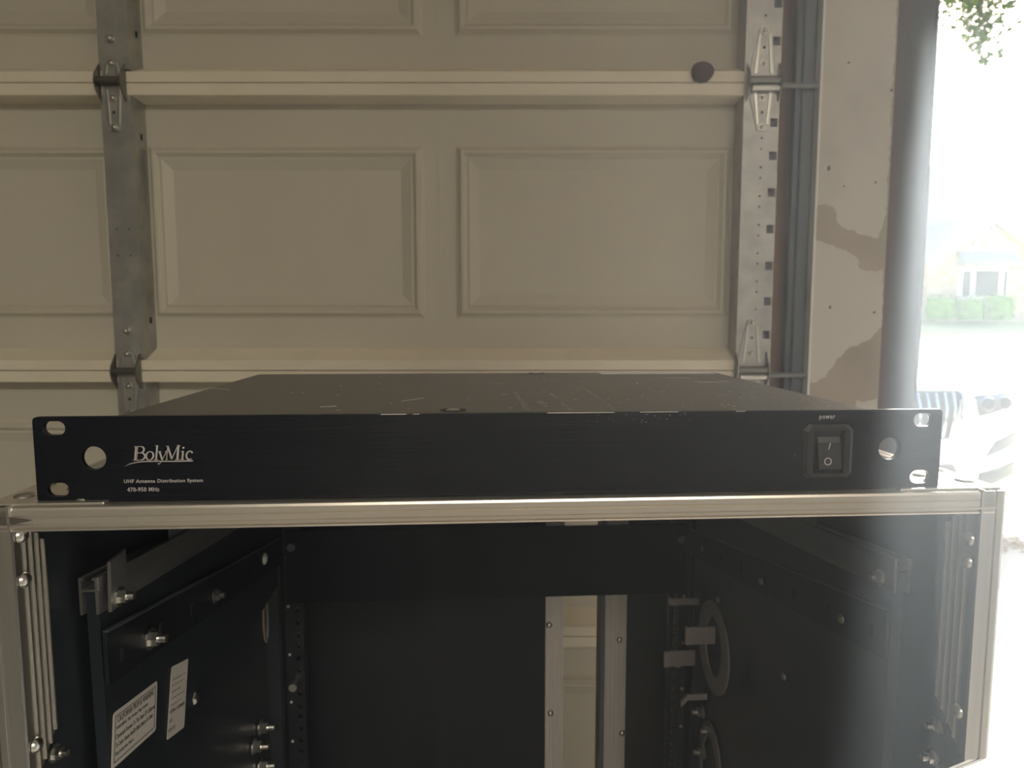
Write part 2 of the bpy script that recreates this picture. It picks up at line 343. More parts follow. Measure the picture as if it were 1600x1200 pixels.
end_stile(0.4392, 0.5070, 1.6142, 2.161, [1.6885 + 0.0675 * k for k in range(7)])
end_stile(0.4392, 0.5070, 0.5206, 1.0674, [z for z in sq if 0.55 < z < 1.05])
end_stile(0.4392, 0.5070, 0.0, 0.5206, [0.06 + 0.0675 * k for k in range(6)])
end_stile(-4.37, -4.3022, 0.0, 2.161, [0.06 + 0.0675 * k for k in range(30)])
def hinge(xc, zj, wide=False):
    f = YFc - 0.003; r = empty('hinge', loc=(xc, f, zj)); r.parent = door
    w = 0.024 if not wide else 0.030
    def leaf(sg, L0):
        pts = [(-w * 0.85, 0.004 * sg), (w * 0.85, 0.004 * sg), (w * 0.8, 0.030 * sg), (0.009, L0 * sg), (-0.009, L0 * sg), (-w * 0.8, 0.030 * sg)]
        MB().prism(pts, 'y', -0.0025, 0.0).build('leaf', M['galv'], r)
        rb = MB()
        for q in (-1, 1): rb.prism([(q * w * 0.60, 0.014 * sg), (q * w * 0.42, 0.014 * sg), (q * 0.007, (L0 - 0.012) * sg), (q * 0.0105, (L0 - 0.010) * sg)], 'y', -0.0048, -0.0024)
        rb.build('rib', M['steel'], r)
    leaf(1, 0.045 if not wide else 0.097); leaf(-1, 0.090)
    n = MB().cyl((-w * 0.95, -0.012, 0), (w * 0.95, -0.012, 0), 0.0072, 14)
    n.build('pin_barrel', M['oily'], r, smooth=True)
    if wide: MB().cyl((-w * 0.8, -0.012, -0.014), (w * 0.9, -0.012, -0.014), 0.006, 14).build('roller_tube', M['steel'], r, smooth=True)
    for q in (-1, 1):
        MB().prism([(-0.001, 0.034), (-0.020, 0.010), (-0.023, -0.004), (-0.018, -0.018), (-0.001, -0.036)], 'x', q * w - 0.001, q * w + 0.001).build('ear', M['oily'], r)
    bz = [(0.033, 0.0045), (-0.030, 0.0045), (-0.084, 0.005)] + ([(0.092, 0.0055)] if wide else [(0.078, 0.005)])
    for z, rr in bz:
        bt = MB().cyl((0, -0.0045, z), (0, -0.0, z), rr * 1.35, 14); bt.dome((0, -0.0045, z), (0, -1, 0), rr, rr * 0.8, 12)
        bt.build('bolt', M['steel'], r, smooth=True)
    for z in ((-0.056,) + ((0.062,) if wide else ())):
        MB().cyl((0, -0.003, z), (0, -0.0024, z), 0.0028, 10).build('hinge_hole', M['hole'], r)
    if wide: MB().cyl((0.028, -0.012, -0.010), (0.115, -0.010, -0.010), 0.0055, 12).build('roller_shaft', M['oily'], r, smooth=True)
for k in range(3):
    for zj in J[1:4]: hinge(-0.7535 - 1.216 * k, zj)
hinge(0.4735, 1.6142, True); hinge(0.4685, 1.0700, True); hinge(0.4735, 0.5206, True)
p = inv(1097, 113, 'y', YFc - 0.004)
dd = MB(); pts = [(p.x + 0.0205 * (1 + 0.06 * sin(3 * a + 1)) * cos(a), p.z + 0.0195 * (1 + 0.05 * cos(2 * a)) * sin(a)) for a in [2 * pi * k / 28 for k in range(28)]]
dd.prism(pts, 'y', YFc - 0.010, YFc + 0.001).build('felt_disc', M['brown_disc'], door, 'dark brown round disc stuck on the upper ledge', bevel=0.0015)
# tracks
tr = MB()
tr.box(0.5350, 0.5720, 1.384, 1.3860, 0.06, 2.15); tr.box(0.5350, 0.5366, 1.376, 1.384, 0.06, 2.15); tr.box(0.5475, 0.5490, 1.372, 1.384, 0.06, 2.15)
tag(tr.build('door_track', M['galv_dark']), 'dark vertical steel door track between the garage door and the painted pier', 'track')
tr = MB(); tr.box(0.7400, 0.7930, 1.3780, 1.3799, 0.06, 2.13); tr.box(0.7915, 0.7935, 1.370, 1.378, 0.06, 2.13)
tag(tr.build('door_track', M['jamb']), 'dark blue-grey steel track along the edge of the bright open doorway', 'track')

# ------------------------------------------------------------------ the road case
case = empty('road_case', 'tall black rack flight case with aluminium edges under the rack unit', 'flight case', CASE[:3], CASE[3])
WH, DEP, BOT = 0.2715, 0.585, -0.955
side_poly = [(0.0, 0.0), (0.0, -0.157), (0.10, -0.257), (0.10, BOT), (DEP, BOT), (DEP, 0.0)]
def CI(px, py, ax, val): return inv(px, py, ax, val, CASE)
for sg in (-1, 1):
    q = [(y + (0.003 if y < 0.2 else -0.003), z + (-0.003 if z > -0.5 else 0.003)) for y, z in side_poly]
    MB().prism(q, 'x', sg * (WH - 0.0105), sg * (WH - 0.0015)).build('side_wall', M['wall_wood'], case, 'black laminated side wall')
# mitred aluminium extrusion along each side wall's edge
def sweep(section, path):
    """section: (x, u) points, u = inset from the edge in the plane of the side wall; path: closed (y, z)"""
    n = len(path); nodes = []
    for i in range(n):
        a, p0, c = Vector(path[i - 1]), Vector(path[i]), Vector(path[(i + 1) % n])
        d1, d2 = (p0 - a).normalized(), (c - p0).normalized()
        n1, n2 = Vector((-d1.y, d1.x)), Vector((-d2.y, d2.x)); mt = (n1 + n2) / (1 + n1.dot(n2)); nodes.append((p0, mt))
    m = MB(); k = len(section); vs = []; fs = []
    for p0, mt in nodes:
        for x, u in section: q = p0 + mt * u; vs.append((x, q.x, q.y))
    for i in range(n):
        j = (i + 1) % n
        fs += [(i * k + a, i * k + (a + 1) % k, j * k + (a + 1) % k, j * k + a) for a in range(k)]
    return m.add(vs, fs)
for sg in (-1, 1):
    w = WH
    sec = [(w, 0.0022), (w - 0.0006, 0.0007), (w - 0.0022, 0.0), (w - 0.0055, 0.0), (w - 0.006, 0.0009), (w - 0.0066, 0.0009), (w - 0.0071, 0.0), (w - 0.0135, 0.0), (w - 0.0139, -0.0009), (w - 0.0152, -0.0009),
           (w - 0.0157, 0.0005)]
    sec += [(w - 0.0142, 0.0020), (w - 0.0018, 0.0018), (w - 0.0018, 0.028), (w, 0.028)]
    sec = [(sg * x, u) for x, u in sec]
    fr_ = sweep(sec, side_poly).build('side_frame', M['alu_v'], case, 'mitred aluminium edge profile')
    # ribbed inner flange of the short front post, mitred at both ends
    fl = MB(); x0_, x1_ = w - 0.0142, w - 0.0157
    def strip(xa, xc, ua, uc):
        fl.prism([(ua, -ua), (ua, -0.157 + ua), (uc, -0.157 + uc), (uc, -uc)], 'x', sg * xa, sg * xc)
    strip(x0_, x1_, 0.0005, 0.0250)
    for u in (0.0085, 0.0140, 0.0195, 0.0245): strip(x1_, x1_ - 0.0010, u - 0.0005, u + 0.0005)
    fl.build('ribbed_flange', M['alu_v'], fr_)
# front top rail: section in (y, z)
def rail_sec(z0=0.0, y0=0.0, f=1):
    s = [(0.0, -0.0018), (0.0, -0.0045), (0.0009, -0.0049), (0.0009, -0.0053), (0.0, -0.0057), (0.0, -0.0085), (-0.0009, -0.0090), (-0.0009, -0.0100), (0.0012, -0.0106), (0.0012, -0.0112), (-0.0003, -0.0116),
         (0.0, -0.0126), (0.022, -0.0126), (0.022, -0.0112), (0.0018, -0.0112), (0.0018, -0.0014), (0.028, -0.0014), (0.028, 0.0), (0.0018, 0.0), (0.0005, -0.0005)]
    return [(y0 + f * y, z0 + z) for y, z in s]
MB().prism(rail_sec(), 'x', -(WH - 0.0068), WH - 0.0068).build('front_rail', M['alu'], case, 'long ridged aluminium rail across the front')
MB().prism(rail_sec(0, DEP, -1), 'x', -(WH - 0.007), WH - 0.007).build('rear_rail', M['alu'], case)
MB().box(-WH + 0.0155, WH - 0.0155, 0.0285, DEP - 0.0285, -0.0105, -0.0015).build('top_panel', M['black_wood'], case)
MB().box(-WH + 0.0155, WH - 0.0155, 0.10, DEP - 0.003, BOT + 0.003, BOT + 0.012).build('bottom_panel', M['black_wood'], case)
# thin scuffed mark where rail meets post at the upper left
MB().prism([(-WH + 0.001, -0.0045), (-WH + 0.018, -0.0052), (-WH + 0.026, -0.0066), (-WH + 0.017, -0.0084), (-WH + 0.001, -0.0080)], 'y', -0.0008, -0.0002).build('scuff_mark', M['scuff'], case)
# corner plates on top, with rivets
def corner_plate(sg):
    P = [(WH - 0.002, 0.0025), (WH - 0.002, 0.052), (WH - 0.010, 0.060), (WH - 0.018, 0.060), (WH - 0.030, 0.045), (WH - 0.052, 0.030), (WH - 0.060, 0.020), (WH - 0.060, 0.0025)]
    cp = MB().prism([(sg * x, y) for x, y in P], 'z', 0.0, 0.0014).build('corner_plate', M['alu'], case, bevel=0.0005)
    for x, y, r in ((WH - 0.012, 0.018, 0.0055), (WH - 0.010, 0.044, 0.0035), (WH - 0.046, 0.012, 0.0055), (WH - 0.030, 0.032, 0.004)):
        MB().dome((sg * x, y, 0.0013), (0, 0, 1), r, 0.0022).build('rivet', M['steel'], cp, smooth=True)
corner_plate(-1); corner_plate(1)
for x in (-0.17, -0.06, 0.05, 0.16): MB().dome((x, 0.016, 0.0), (0, 0, 1), 0.0035, 0.0004).build('rivet', M['steel'], case, smooth=True)
# rivets under the front rail
for px, py in ((50, 822), (62, 826), (124, 822), (1432, 799), (1498, 796)):
    p = CI(px, py, 'y', 0.012); MB().dome((p.x, 0.011, -0.0126), (0, 0, -1), 0.0042, 0.003).build('rivet', M['steel'], case, smooth=True)
# rivets and bolts on the inner flanges of the posts
for sg, lst in ((-1, ((30, 838), (35, 908), (52, 1168))), (1, ((1517, 843), (1511, 877), (1499, 1113)))):
    for px, py in lst:
        xx = sg * (WH - 0.0160); p = CI(px, py, 'x', xx)
        y = min(max(p.y, 0.006), 0.013)
        MB().dome((xx, y, p.z), (-sg, 0, 0), 0.0042, 0.0032).build('rivet', M['steel'], case, smooth=True)
def bolt(p, d, r=0.005, l=0.008, name='bolt', mt='steel', lab=None):
    p, d = Vector(p), Vector(d).normalized()
    m = MB().cyl(p, p + d * 0.0012, r * 1.45, 16); m.cyl(p + d * 0.0012, p + d * (0.0012 + l * 0.5), r, 6); m.cyl(p + d * (0.0012 + l * 0.5), p + d * (0.0012 + l), r * 0.55, 12)
    return m.build(name, M[mt], case, lab)
# inner side boards with the aluminium cap profile, both sloping down to the rear
XB = 0.2440                                  # inner face of the boards' cap
SL = -0.105
for sg in (-1, 1):
    y0, y1 = 0.054, 0.455
    zt = lambda y: -0.0575 + SL * (y - y0)
    MB().prism([(y0 + 0.003, zt(y0) - 0.010), (y1, zt(y1) - 0.010), (y1, -0.2150), (0.30, -0.2240), (0.22, -0.2240), (0.06, -0.30)], 'x', sg * (XB + 0.0018), sg * (XB + 0.0088)).build('inner_board', M['black_wood'], case, 'black inner side board')
    m = MB(); L = y1 - y0
    segs = [(0.0, 0.0015, -0.0225, -0.0000), (0.0092, 0.0107, -0.0225, -0.0000), (0.0015, 0.0092, -0.0085, -0.0070), (0.0015, 0.0030, -0.0016, 0.0), (0.0077, 0.0092, -0.0016, 0.0), (-0.0006, 0.0, -0.0080, 0.0)]
    for a, c, za, zb_ in segs: m.prism([(y0, zt(y0) + za), (y1, zt(y1) + za), (y1, zt(y1) + zb_), (y0, zt(y0) + zb_)], 'x', sg * (XB + a), sg * (XB + c))
    cap = m.build('cap_profile', M['alu_dull'], case, 'dull grey aluminium cap profile')
    e = MB()
    for a, c, za, zb_ in segs[:5]: e.box(*sorted((sg * (XB + a), sg * (XB + c))), y0 - 0.0006, y0, zt(y0) + za, zt(y0) + zb_)
    e.build('cut_end', M['alu_v'], cap, 'bright saw-cut end of the profile')
    # raised grey strip on the cap's rear part
    MB().prism([(0.160, zt(0.160) - 0.004), (y1, zt(y1) - 0.004), (y1, zt(y1) + 0.03), (0.175, zt(0.175) + 0.022), (0.160, zt(0.160) + 0.010)], 'x', sg * (XB + 0.0012), sg * (XB + 0.0030)).build('rail_extension', M['alu_dull'], case)
    # sloping black mixer rail with lip
    zs = lambda y: -0.0900 - 0.178 * (y - 0.05)
    m = MB(); ya, yb = 0.055, 0.447
    m.prism([(ya, zs(ya)), (yb, zs(yb)), (yb, zs(yb) - 0.031), (ya, zs(ya) - 0.034)], 'x', sg * (XB - 0.0028), sg * (XB - 0.0004))
    mr_ = m.build('mixer_rail', M['black_steel'], case, 'sloping black rail for a mixer')
    MB().prism([(ya, zs(ya) - 0.001), (yb, zs(yb) - 0.001), (yb, zs(yb) + 0.0004), (ya, zs(ya) + 0.0002)], 'x', sg * (XB - 0.0036), sg * (XB - 0.0004)).build('rail_lip', M['galv_dark'], mr_, 'worn bright lip')
    m = MB()
    for k in range(7):
        y = 0.071 + 0.055 * k; z = zs(y) - 0.019
        m.prism([(y - 0.002, z - 0.004), (y + 0.002, z - 0.004), (y + 0.002, z + 0.004), (y - 0.002, z + 0.004)], 'x', sg * (XB - 0.0031), sg * (XB - 0.0027))
    m.build('slot', M['hole'], mr_, kind='stuff')
# blade-like bracket with hex bolt at the left cap profile
bx = -(XB - 0.004)
pts = [CI(170, 878, 'x', bx), CI(193.5, 857, 'x', bx), CI(195, 900, 'x', bx), CI(203, 927, 'x', bx), CI(187, 944, 'x', bx), CI(172, 956, 'x', bx)]
br = MB().prism([(p.y, p.z) for p in pts], 'x', bx - 0.0008, bx + 0.0012).build('stop_bracket', M['alu_dull'], case, 'pointed grey bracket bolted to the profile')
MB().prism([(pts[0].y - 0.0004, pts[0].z), (pts[0].y, pts[0].z), (pts[5].y, pts[5].z), (pts[5].y - 0.0004, pts[5].z)], 'x', bx - 0.0008, bx + 0.0012).build('cut_edge', M['steel'], br)
p = CI(186, 932, 'x', bx + 0.001); bolt(p, (1, 0, 0), 0.0042, 0.008)
p = CI(234, 998, 'x', -(XB - 0.003)); bolt(p, (1, 0, 0), 0.0052, 0.010)
p = CI(336, 930, 'x', -(XB - 0.003)); bolt(p, (1, 0, 0), 0.0046, 0.007, mt='oily')
p = CI(413, 873, 'x', -(XB - 0.003)); MB().dome(p, (1, 0, 0), 0.0062, 0.003).build('rivet', M['white_label'], case, 'white round rivet head', smooth=True)
for px, py in ((305, 1090),): MB().dome(CI(px, py, 'x', -(XB + 0.0015)), (1, 0, 0), 0.0055, 0.003, 6).build('rivet', M['steel'], case)
MB().dome(CI(394, 958, 'x', -0.2605), (1, 0, 0), 0.0055, 0.005, 8).build('rivet', M['steel'], case)
for px, py in ((406, 1137), (396, 1167), (406, 1197)): bolt(CI(px, py, 'x', -0.2595), (1, 0, 0), 0.006, 0.015, 'lock_nut')
for px, py in ((83, 1177),): bolt(CI(px, py, 'x', -0.2600), (1, 0, 0), 0.0035, 0.007)
for px, py in ((1467, 1135), (1460, 1183)):
    bolt(CI(px, py, 'x', 0.2560), (-1, 0, 0), 0.0035, 0.007)
bolt(CI(1376, 902, 'x', XB - 0.0008), (-1, 0, 0), 0.0036, 0.006)
for px, py in ((1315, 967), (1225, 1057), (1190, 908), (1098, 857), (1122, 937)): MB().dome(CI(px, py, 'x', XB - 0.003), (-1, 0, 0), 0.0036, 0.0025, 8).build('rivet', M['alu_dull'], case)
for px, py in ((1098, 1112), (1112, 1142), (1100, 1175)): bolt(CI(px, py, 'x', 0.2595), (-1, 0, 0), 0.0055, 0.012, 'lock_nut')
# stickers on the left inner board
SX = -(XB + 0.0012)
def sticker(tl, tr_, bl, lab, lines, border):
    a, b_, c_ = CI(*tl, 'x', SX), CI(*tr_, 'x', SX), CI(*bl, 'x', SX)
    ux = (b_ - a); uy = (a - c_); w, h = ux.length, uy.length; ux.normalize(); uy = (uy - ux * uy.dot(ux)).normalized(); uz = ux.cross(uy)
    Mx = Matrix(((ux.x, uy.x, uz.x, c_.x), (ux.y, uy.y, uz.y, c_.y), (ux.z, uy.z, uz.z, c_.z), (0, 0, 0, 1)))
    st = link('sticker', plate([rrect(0, w, 0, h, w * 0.04, 3)], 0.0003, M['sticker']), case, lab, M=Mx)
    if border:
        k = w * 0.045; t = w * 0.007
        link('sticker_border', plate([rrect(k, w - k, k, h - k, 0.0003, 1), rrect(k + t, w - k - t, k + t, h - k - t, 0.0003, 1)], 0.0002, M['ink']), st, M=Matrix.Translation((0, 0, 0.0002)))
    for s_, fx, fy, fw, fh in lines:
        link('lettering', text(s_, 0.005, M['ink'], width=w * fw, height=h * fh), st, M=Matrix.Translation((w * fx, h * fy, 0.0002)))
sticker((174.7, 1116.5), (244, 1064.5), (173.6, 1204), 'white warning sticker with a printed border',
        [('CALIFORNIA PROP 65 WARNING', 0.09, 0.77, 0.82, 0.12), ('WARNING: This Product May Contain', 0.07, 0.63, 0.70, 0.085), ('Chemicals Known To The State Of California', 0.07, 0.48, 0.88, 0.09),
         ('To Cause Cancer And/Or Birth Defects Or Other', 0.07, 0.33, 0.84, 0.09), ('Reproductive Harm', 0.07, 0.17, 0.38, 0.09)], True)
sticker((261.4, 1047), (288, 1033), (260.7, 1156.6), 'narrow white serial number sticker',
        [('---------- - --', 0.08, 0.80, 0.80, 0.008), ('-------- --- -', 0.08, 0.72, 0.74, 0.008), ('------- ----', 0.08, 0.63, 0.50, 0.008), ('--------- --', 0.08, 0.54, 0.80, 0.008), ('-------- - --', 0.08, 0.45, 0.64, 0.008),
         ('SERIAL NUMBER', 0.06, 0.34, 0.86, 0.05), ('QC', 0.06, 0.21, 0.20, 0.05), ('DATE', 0.06, 0.09, 0.36, 0.05)], False)
# rack rails with punched holes
RY = 0.462
def rack_rail(sg):
    x0, x1 = 0.2225, 0.2440
    loops = [[(x0, BOT + 0.02), (x1, BOT + 0.02), (x1, -0.016), (x0, -0.016)]]
    z = -0.165; k = 0
    while z > BOT + 0.04:
        loops.append([(0.2300 - 0.0026, z - 0.0026), (0.2300 + 0.0026, z - 0.0026), (0.2300 + 0.0026, z + 0.0026), (0.2300 - 0.0026, z + 0.0026)][::1]); z -= (0.0159, 0.0159, 0.0127)[k % 3]; k += 1
    loops = [[(sg * a, c) for a, c in lp] for lp in loops]
    r = link('rack_rail', plate(loops, 0.002, M['black_steel']), case, 'black rack rail with square holes', M=at_front(0, RY, 0))
    MB().box(*sorted((sg * x1, sg * (x1 + 0.0018))), RY - 0.018, RY + 0.001, BOT + 0.02, -0.016).build('rail_flange', M['black_steel'], case)
    MB().box(*sorted((sg * x0, sg * (x0 + 0.0012))), RY + 0.0, RY + 0.012, BOT + 0.02, -0.016).build('rail_edge', M['black_steel'], case)
    m = MB(); z = -0.165; k = 0
    while z > BOT + 0.04:
        m.dome((sg * 0.2300, RY + 0.006, z), (0, -1, 0), 0.0014, 0.003, 6); z -= (0.0159, 0.0159, 0.0127)[k % 3]; k += 1
    link('thread_insert', m.mesh('thread_insert', M['galv']), r, M=at_front(0, RY, 0).inverted())
    MB().box(*sorted((sg * 0.2459, sg * 0.2608)), 0.440, 0.480, BOT + 0.012, -0.0106).build('rail_spacer', M['black_wood'], case)
    for z in (-0.19, -0.25, -0.31, -0.37, -0.42): MB().dome((sg * (x1 - 0.004), RY - 0.001, z), (0, -1, 0), 0.0022, 0.0018, 8).build('rivet', M['galv'], case)
rack_rail(-1); rack_rail(1)
MB().cyl((-0.2330, RY - 0.001, -0.342), (-0.2330, RY - 0.020, -0.342), 0.0055, 14, 0.0048).build('thumb_screw', M['steel'], case, smooth=True)
MB().cyl((0.2310, RY - 0.001, -0.333), (0.2310, RY - 0.012, -0.333), 0.0045, 12).build('thumb_screw', M['alu_dull'], case, smooth=True)
for sg, z in ((-1, -0.176), (1, -0.176)): MB().cyl((sg * 0.233, RY - 0.001, z), (sg * 0.233, RY - 0.008, z), 0.0048, 12).build('thumb_screw', M['galv_dark'], case, smooth=True)
# two-unit blank panel across the top of the rack rails
m = MB().box(-0.2405, 0.2405, RY - 0.0045, RY - 0.0018, -0.2450, -0.1575)
tag(m.build('blank_panel', M['black_panel'], case, 'flat black two-unit blank panel'))
# rear doors: a wide and a narrow panel with aluminium edge profiles and a gap between
BY = 0.556
def xb(px): return CI(px, 1000, 'y', BY).x
x1, x2, x3, x4 = xb(852), xb(880), xb(945), xb(978)
M['light_panel'] = mat('faded_charcoal_panel', (0.040, 0.040, 0.039), 0.5, spec=0.2)
for nm, xa, xbb, la, mt in (('rear_panel', -WH + 0.0165, x1, 'wide dark rear panel', 'grey_panel'), ('rear_panel', x4, WH - 0.0165, 'narrow charcoal rear panel', 'light_panel')):
    MB().box(xa, xbb, BY, BY + 0.009, BOT + 0.014, -0.0125).build(nm, M[mt], case, la)
def ribbed(xa, xbb, lab):
    m = MB().box(xa, xbb, BY - 0.0025, BY + 0.0115, BOT + 0.014, -0.0125); n = 5
    for k in range(n): x = xa + (xbb - xa) * (k + 0.5) / n; m.box(x - 0.0011, x + 0.0011, BY - 0.0038, BY - 0.0020, BOT + 0.014, -0.0125)
    return m.build('edge_profile', M['alu_back'], case, lab)
ribbed(x1, x2, 'ribbed aluminium edge strip'); ribbed(x3, x4, 'ribbed aluminium edge strip')
MB().box(x3 - 0.006, x3, BY - 0.001, BY + 0.030, BOT + 0.014, -0.0125).build('profile_return', M['galv_dark'], case)
for px, py in ((858, 977), (968, 1000), (860, 1115), (972, 1146)):
    p = CI(px, py, 'y', BY - 0.004); bt = MB().dome((p.x, BY - 0.0036, p.z), (0, -1, 0), 0.0042, 0.0028); bt.build('rivet', M['steel'], case, smooth=True)
# oval wire bracket on the right wall
_a, _b, _c, _d = [CI(*q, 'x', 0.2470) for q in ((1092, 1015), (1140, 1015), (1112, 937), (1122, 1093))]
oc = ((_a.y + _b.y) / 2, (_c.z + _d.z) / 2); ow, oh = (_a.y - _b.y) / 2, (_c.z - _d.z) / 2
link('oval_bracket', plate([ell(oc[0], oc[1], ow, oh, 40), ell(oc[0] - 0.001, oc[1] + 0.001, ow * 0.54, oh * 0.66, 32)[::-1]], 0.0020, M['clip']), case, 'grey oval ring bracket', M=Matrix.Translation((0.2470, 0, 0)) @ YZ)
def arm(px0, px1, pya, pyb, y, mt, lab, tip=None):
    a = CI(px0, pya, 'y', y); c = CI(px1, pyb, 'y', y)
    r = MB().box(a.x, min(c.x, 0.2475), y - 0.001, y + 0.001, c.z, a.z).build('bracket_arm', M[mt], case, lab)
    if tip: MB().prism([(a.x - tip[0], a.z + tip[1]), (a.x + 0.0005, a.z), (a.x + 0.0005, c.z), (a.x - tip[0], c.z + tip[1])], 'y', y - 0.003, y + 0.001).build('bent_tip', M['clip'], r)
arm(1052, 1105, 935, 944, 0.428, 'clip', 'short grey arm of the oval bracket', (0.006, 0.002))
arm(1075, 1135, 980, 1005, 0.372, 'clip_red', 'rosy flat bar across the oval bracket', (0.003, 0.0012))
arm(1045, 1098, 1017, 1039, 0.437, 'clip_red', 'rosy flat bar beside the oval bracket', (0.006, -0.0005))
arm(1072, 1124, 1085, 1092, 0.392, 'clip', 'lower grey arm of the oval bracket', (0.006, -0.007))
link('oval_bracket', plate([ell(0.405, -0.450, 0.04, 0.066, 32), ell(0.405, -0.450, 0.027, 0.05, 32)[::-1]], 0.0020, M['clip']), case, 'second grey oval bracket lower down', M=Matrix.Translation((0.2580, 0, 0)) @ YZ)
link('oval_bracket', plate([ell(0.432, -0.25, 0.010, 0.030, 32), ell(0.432, -0.25, 0.006, 0.026, 32)[::-1]], 0.0020, M['clip_red']), case, 'rosy oval bracket on the left wall', M=Matrix.Translation((-0.2580, 0, 0)) @ YZ)
# castors
for sx in (-0.2, 0.2):
    for sy in (0.16, 0.50):
        ct = MB().box(sx - 0.04, sx + 0.04, sy - 0.04, sy + 0.04, BOT - 0.004, BOT + 0.0005); ct.box(sx - 0.022, sx - 0.018, sy - 0.02, sy + 0.02, BOT - 0.085, BOT - 0.004); ct.box(sx + 0.018, sx + 0.022, sy - 0.02, sy + 0.02, BOT - 0.085, BOT - 0.004)
        o = ct.build('castor', M['steel'], case)
        rz = 1.0825 + BOT
        MB().cyl((sx - 0.016, sy, BOT - rz + 0.05), (sx + 0.016, sy, BOT - rz + 0.05), 0.05, 24).build('wheel', M['tyre'], o, smooth=True)

# ------------------------------------------------------------------ the rack unit
dev = empty('rack_unit', 'flat black one-unit antenna distribution unit lying across the top of the case', 'rack unit', DEV[:3], DEV[3])
H = 0.04445
fp = [rrect(-0.2413, 0.2413, 0, H, 0.0022, 4)]
for x, z in ((-0.2308, 0.0386), (-0.2308, 0.0066), (0.2303, 0.0386), (0.2303, 0.0066)):
    fp.append(rrect(x - 0.0055, x + 0.0055, z - 0.0036, z + 0.0036, 0.00355, 6)[::-1])
fp.append(ell(-0.2121, 0.0228, 0.0062, 0.0062, 32)[::-1]); fp.append(ell(0.2120, 0.0228, 0.0062, 0.0062, 32)[::-1])
TH = 0.0035
fp_ = plate(fp, TH, M['anod'], 0.00025)
link('front_plate', fp_, dev, 'brushed black front plate with rack ears', M=at_front(0, TH / 2, 0))
HWC, DD, ZT_ = 0.2045, 0.262, 0.0435
body = MB(); body.box(-HWC, HWC, TH + 0.0002, DD, 0.0012, ZT_)
body.build('lid', M['lid'], dev, 'dark dusty sheet-metal lid', bevel=0.0008)
def DI(px, py, z): return inv(px, py, 'z', z, DEV)
for px, py in ((708, 641), (838, 583.5)):
    p = DI(px, py, ZT_); y = max(p.y, 0.018)
    s_ = MB().cyl((p.x, y, ZT_ + 0.00005), (p.x, y, ZT_ + 0.0003), 0.0072, 24); s_.build('screw_recess', M['hole'], dev)
    s2 = MB().dome((p.x, y, ZT_ + 0.0002), (0, 0, 1), 0.0042, 0.0008, 16); s2.build('lid_screw', M['steel'], dev, smooth=True)
a, c = DI(945, 587, ZT_), DI(1122, 583, ZT_)
MB().box(a.x, min(c.x, 0.2), 0.243, 0.2560, ZT_ + 0.00005, ZT_ + 0.0004).build('paper_label', M['white_label'], dev, 'long white label at the rear edge of the lid')
# dried glue streaks on the lid
def streak(px0, py0, px1, py1, w, n):
    m = MB(); A, B_ = DI(px0, py0, ZT_), DI(px1, py1, ZT_)
    for k in range(n):
        t = random.random(); q = A.lerp(B_, t); q.x += random.uniform(-w, w); q.y += random.uniform(-w, w) * 2; r = random.uniform(0.0004, 0.0012)
        if q.y < 0.006: q.y = 0.006
        a0 = random.random() * 6
        pts = [(q.x + r * random.uniform(0.6, 1.3) * cos(a0 + k2 * pi / 3), q.y + 1.6 * r * random.uniform(0.6, 1.3) * sin(a0 + k2 * pi / 3)) for k2 in range(6)]
        m.prism(pts, 'z', ZT_, ZT_ + 0.00018)
    return m
smear = mat('dried_glue', (0.30, 0.29, 0.25), 0.6)
st = MB()
for a in ((803, 612, 826, 642, 0.0013, 60), (859, 613, 892, 642, 0.0012, 55), (843, 626, 851, 632, 0.0015, 14), (910, 604, 962, 642, 0.0009, 110), (775, 600, 790, 598, 0.0015, 8)):
    q = streak(*a); st.add(q.v, q.f)
st.build('glue_streak', smear, dev, 'pale dried glue streaks', kind='stuff')
st = MB()
for i in range(90):
    t = random.random() ** 0.6; x = -0.19 + 0.39 * t; y = random.uniform(0.01, 0.24); r = random.uniform(0.0002, 0.0006)
    st.prism([(x - r * random.uniform(0.6, 3), y - r), (x + r * random.uniform(0.6, 3), y - r), (x + r, y + r), (x - r, y + r)], 'z', ZT_, ZT_ + 0.00015)
for (px0, py0, px1, py1) in ((627, 627, 662, 622), (320, 606, 358, 609), (500, 636, 525, 635), (1085, 596, 1120, 597), (1040, 590, 1080, 591), (1092, 599, 1140, 595)):
    A, B_ = DI(px0, py0, ZT_), DI(px1, py1, ZT_); st.prism([(A.x, A.y), (B_.x, B_.y), (B_.x, B_.y + 0.0012), (A.x, A.y + 0.0006)], 'z', ZT_, ZT_ + 0.00015)
st.build('scratch', M['mark'], dev, 'scratches and paint flecks on the lid', kind='stuff')
# wear along the top edge of the front plate
st = MB()
for px0, px1 in ((595, 635), (645, 655), (855, 960), (1000, 1060), (1150, 1165)):
    a, c = inv(px0, 645, 'y', 0, DEV), inv(px1, 645, 'y', 0, DEV); st.box(a.x, c.x, -0.00002, 0.0005, H - 0.0004, H + 0.00003)
for i in range(26):
    x = random.uniform(0.04, 0.10); z = H - random.uniform(0.001, 0.006); st.box(x, x + random.uniform(0.0002, 0.0009), -0.00006, 0.0001, z, z + random.uniform(0.0001, 0.0003))
st.build('edge_wear', M['mark'], dev, 'bare metal wear along the top edge', kind='stuff')
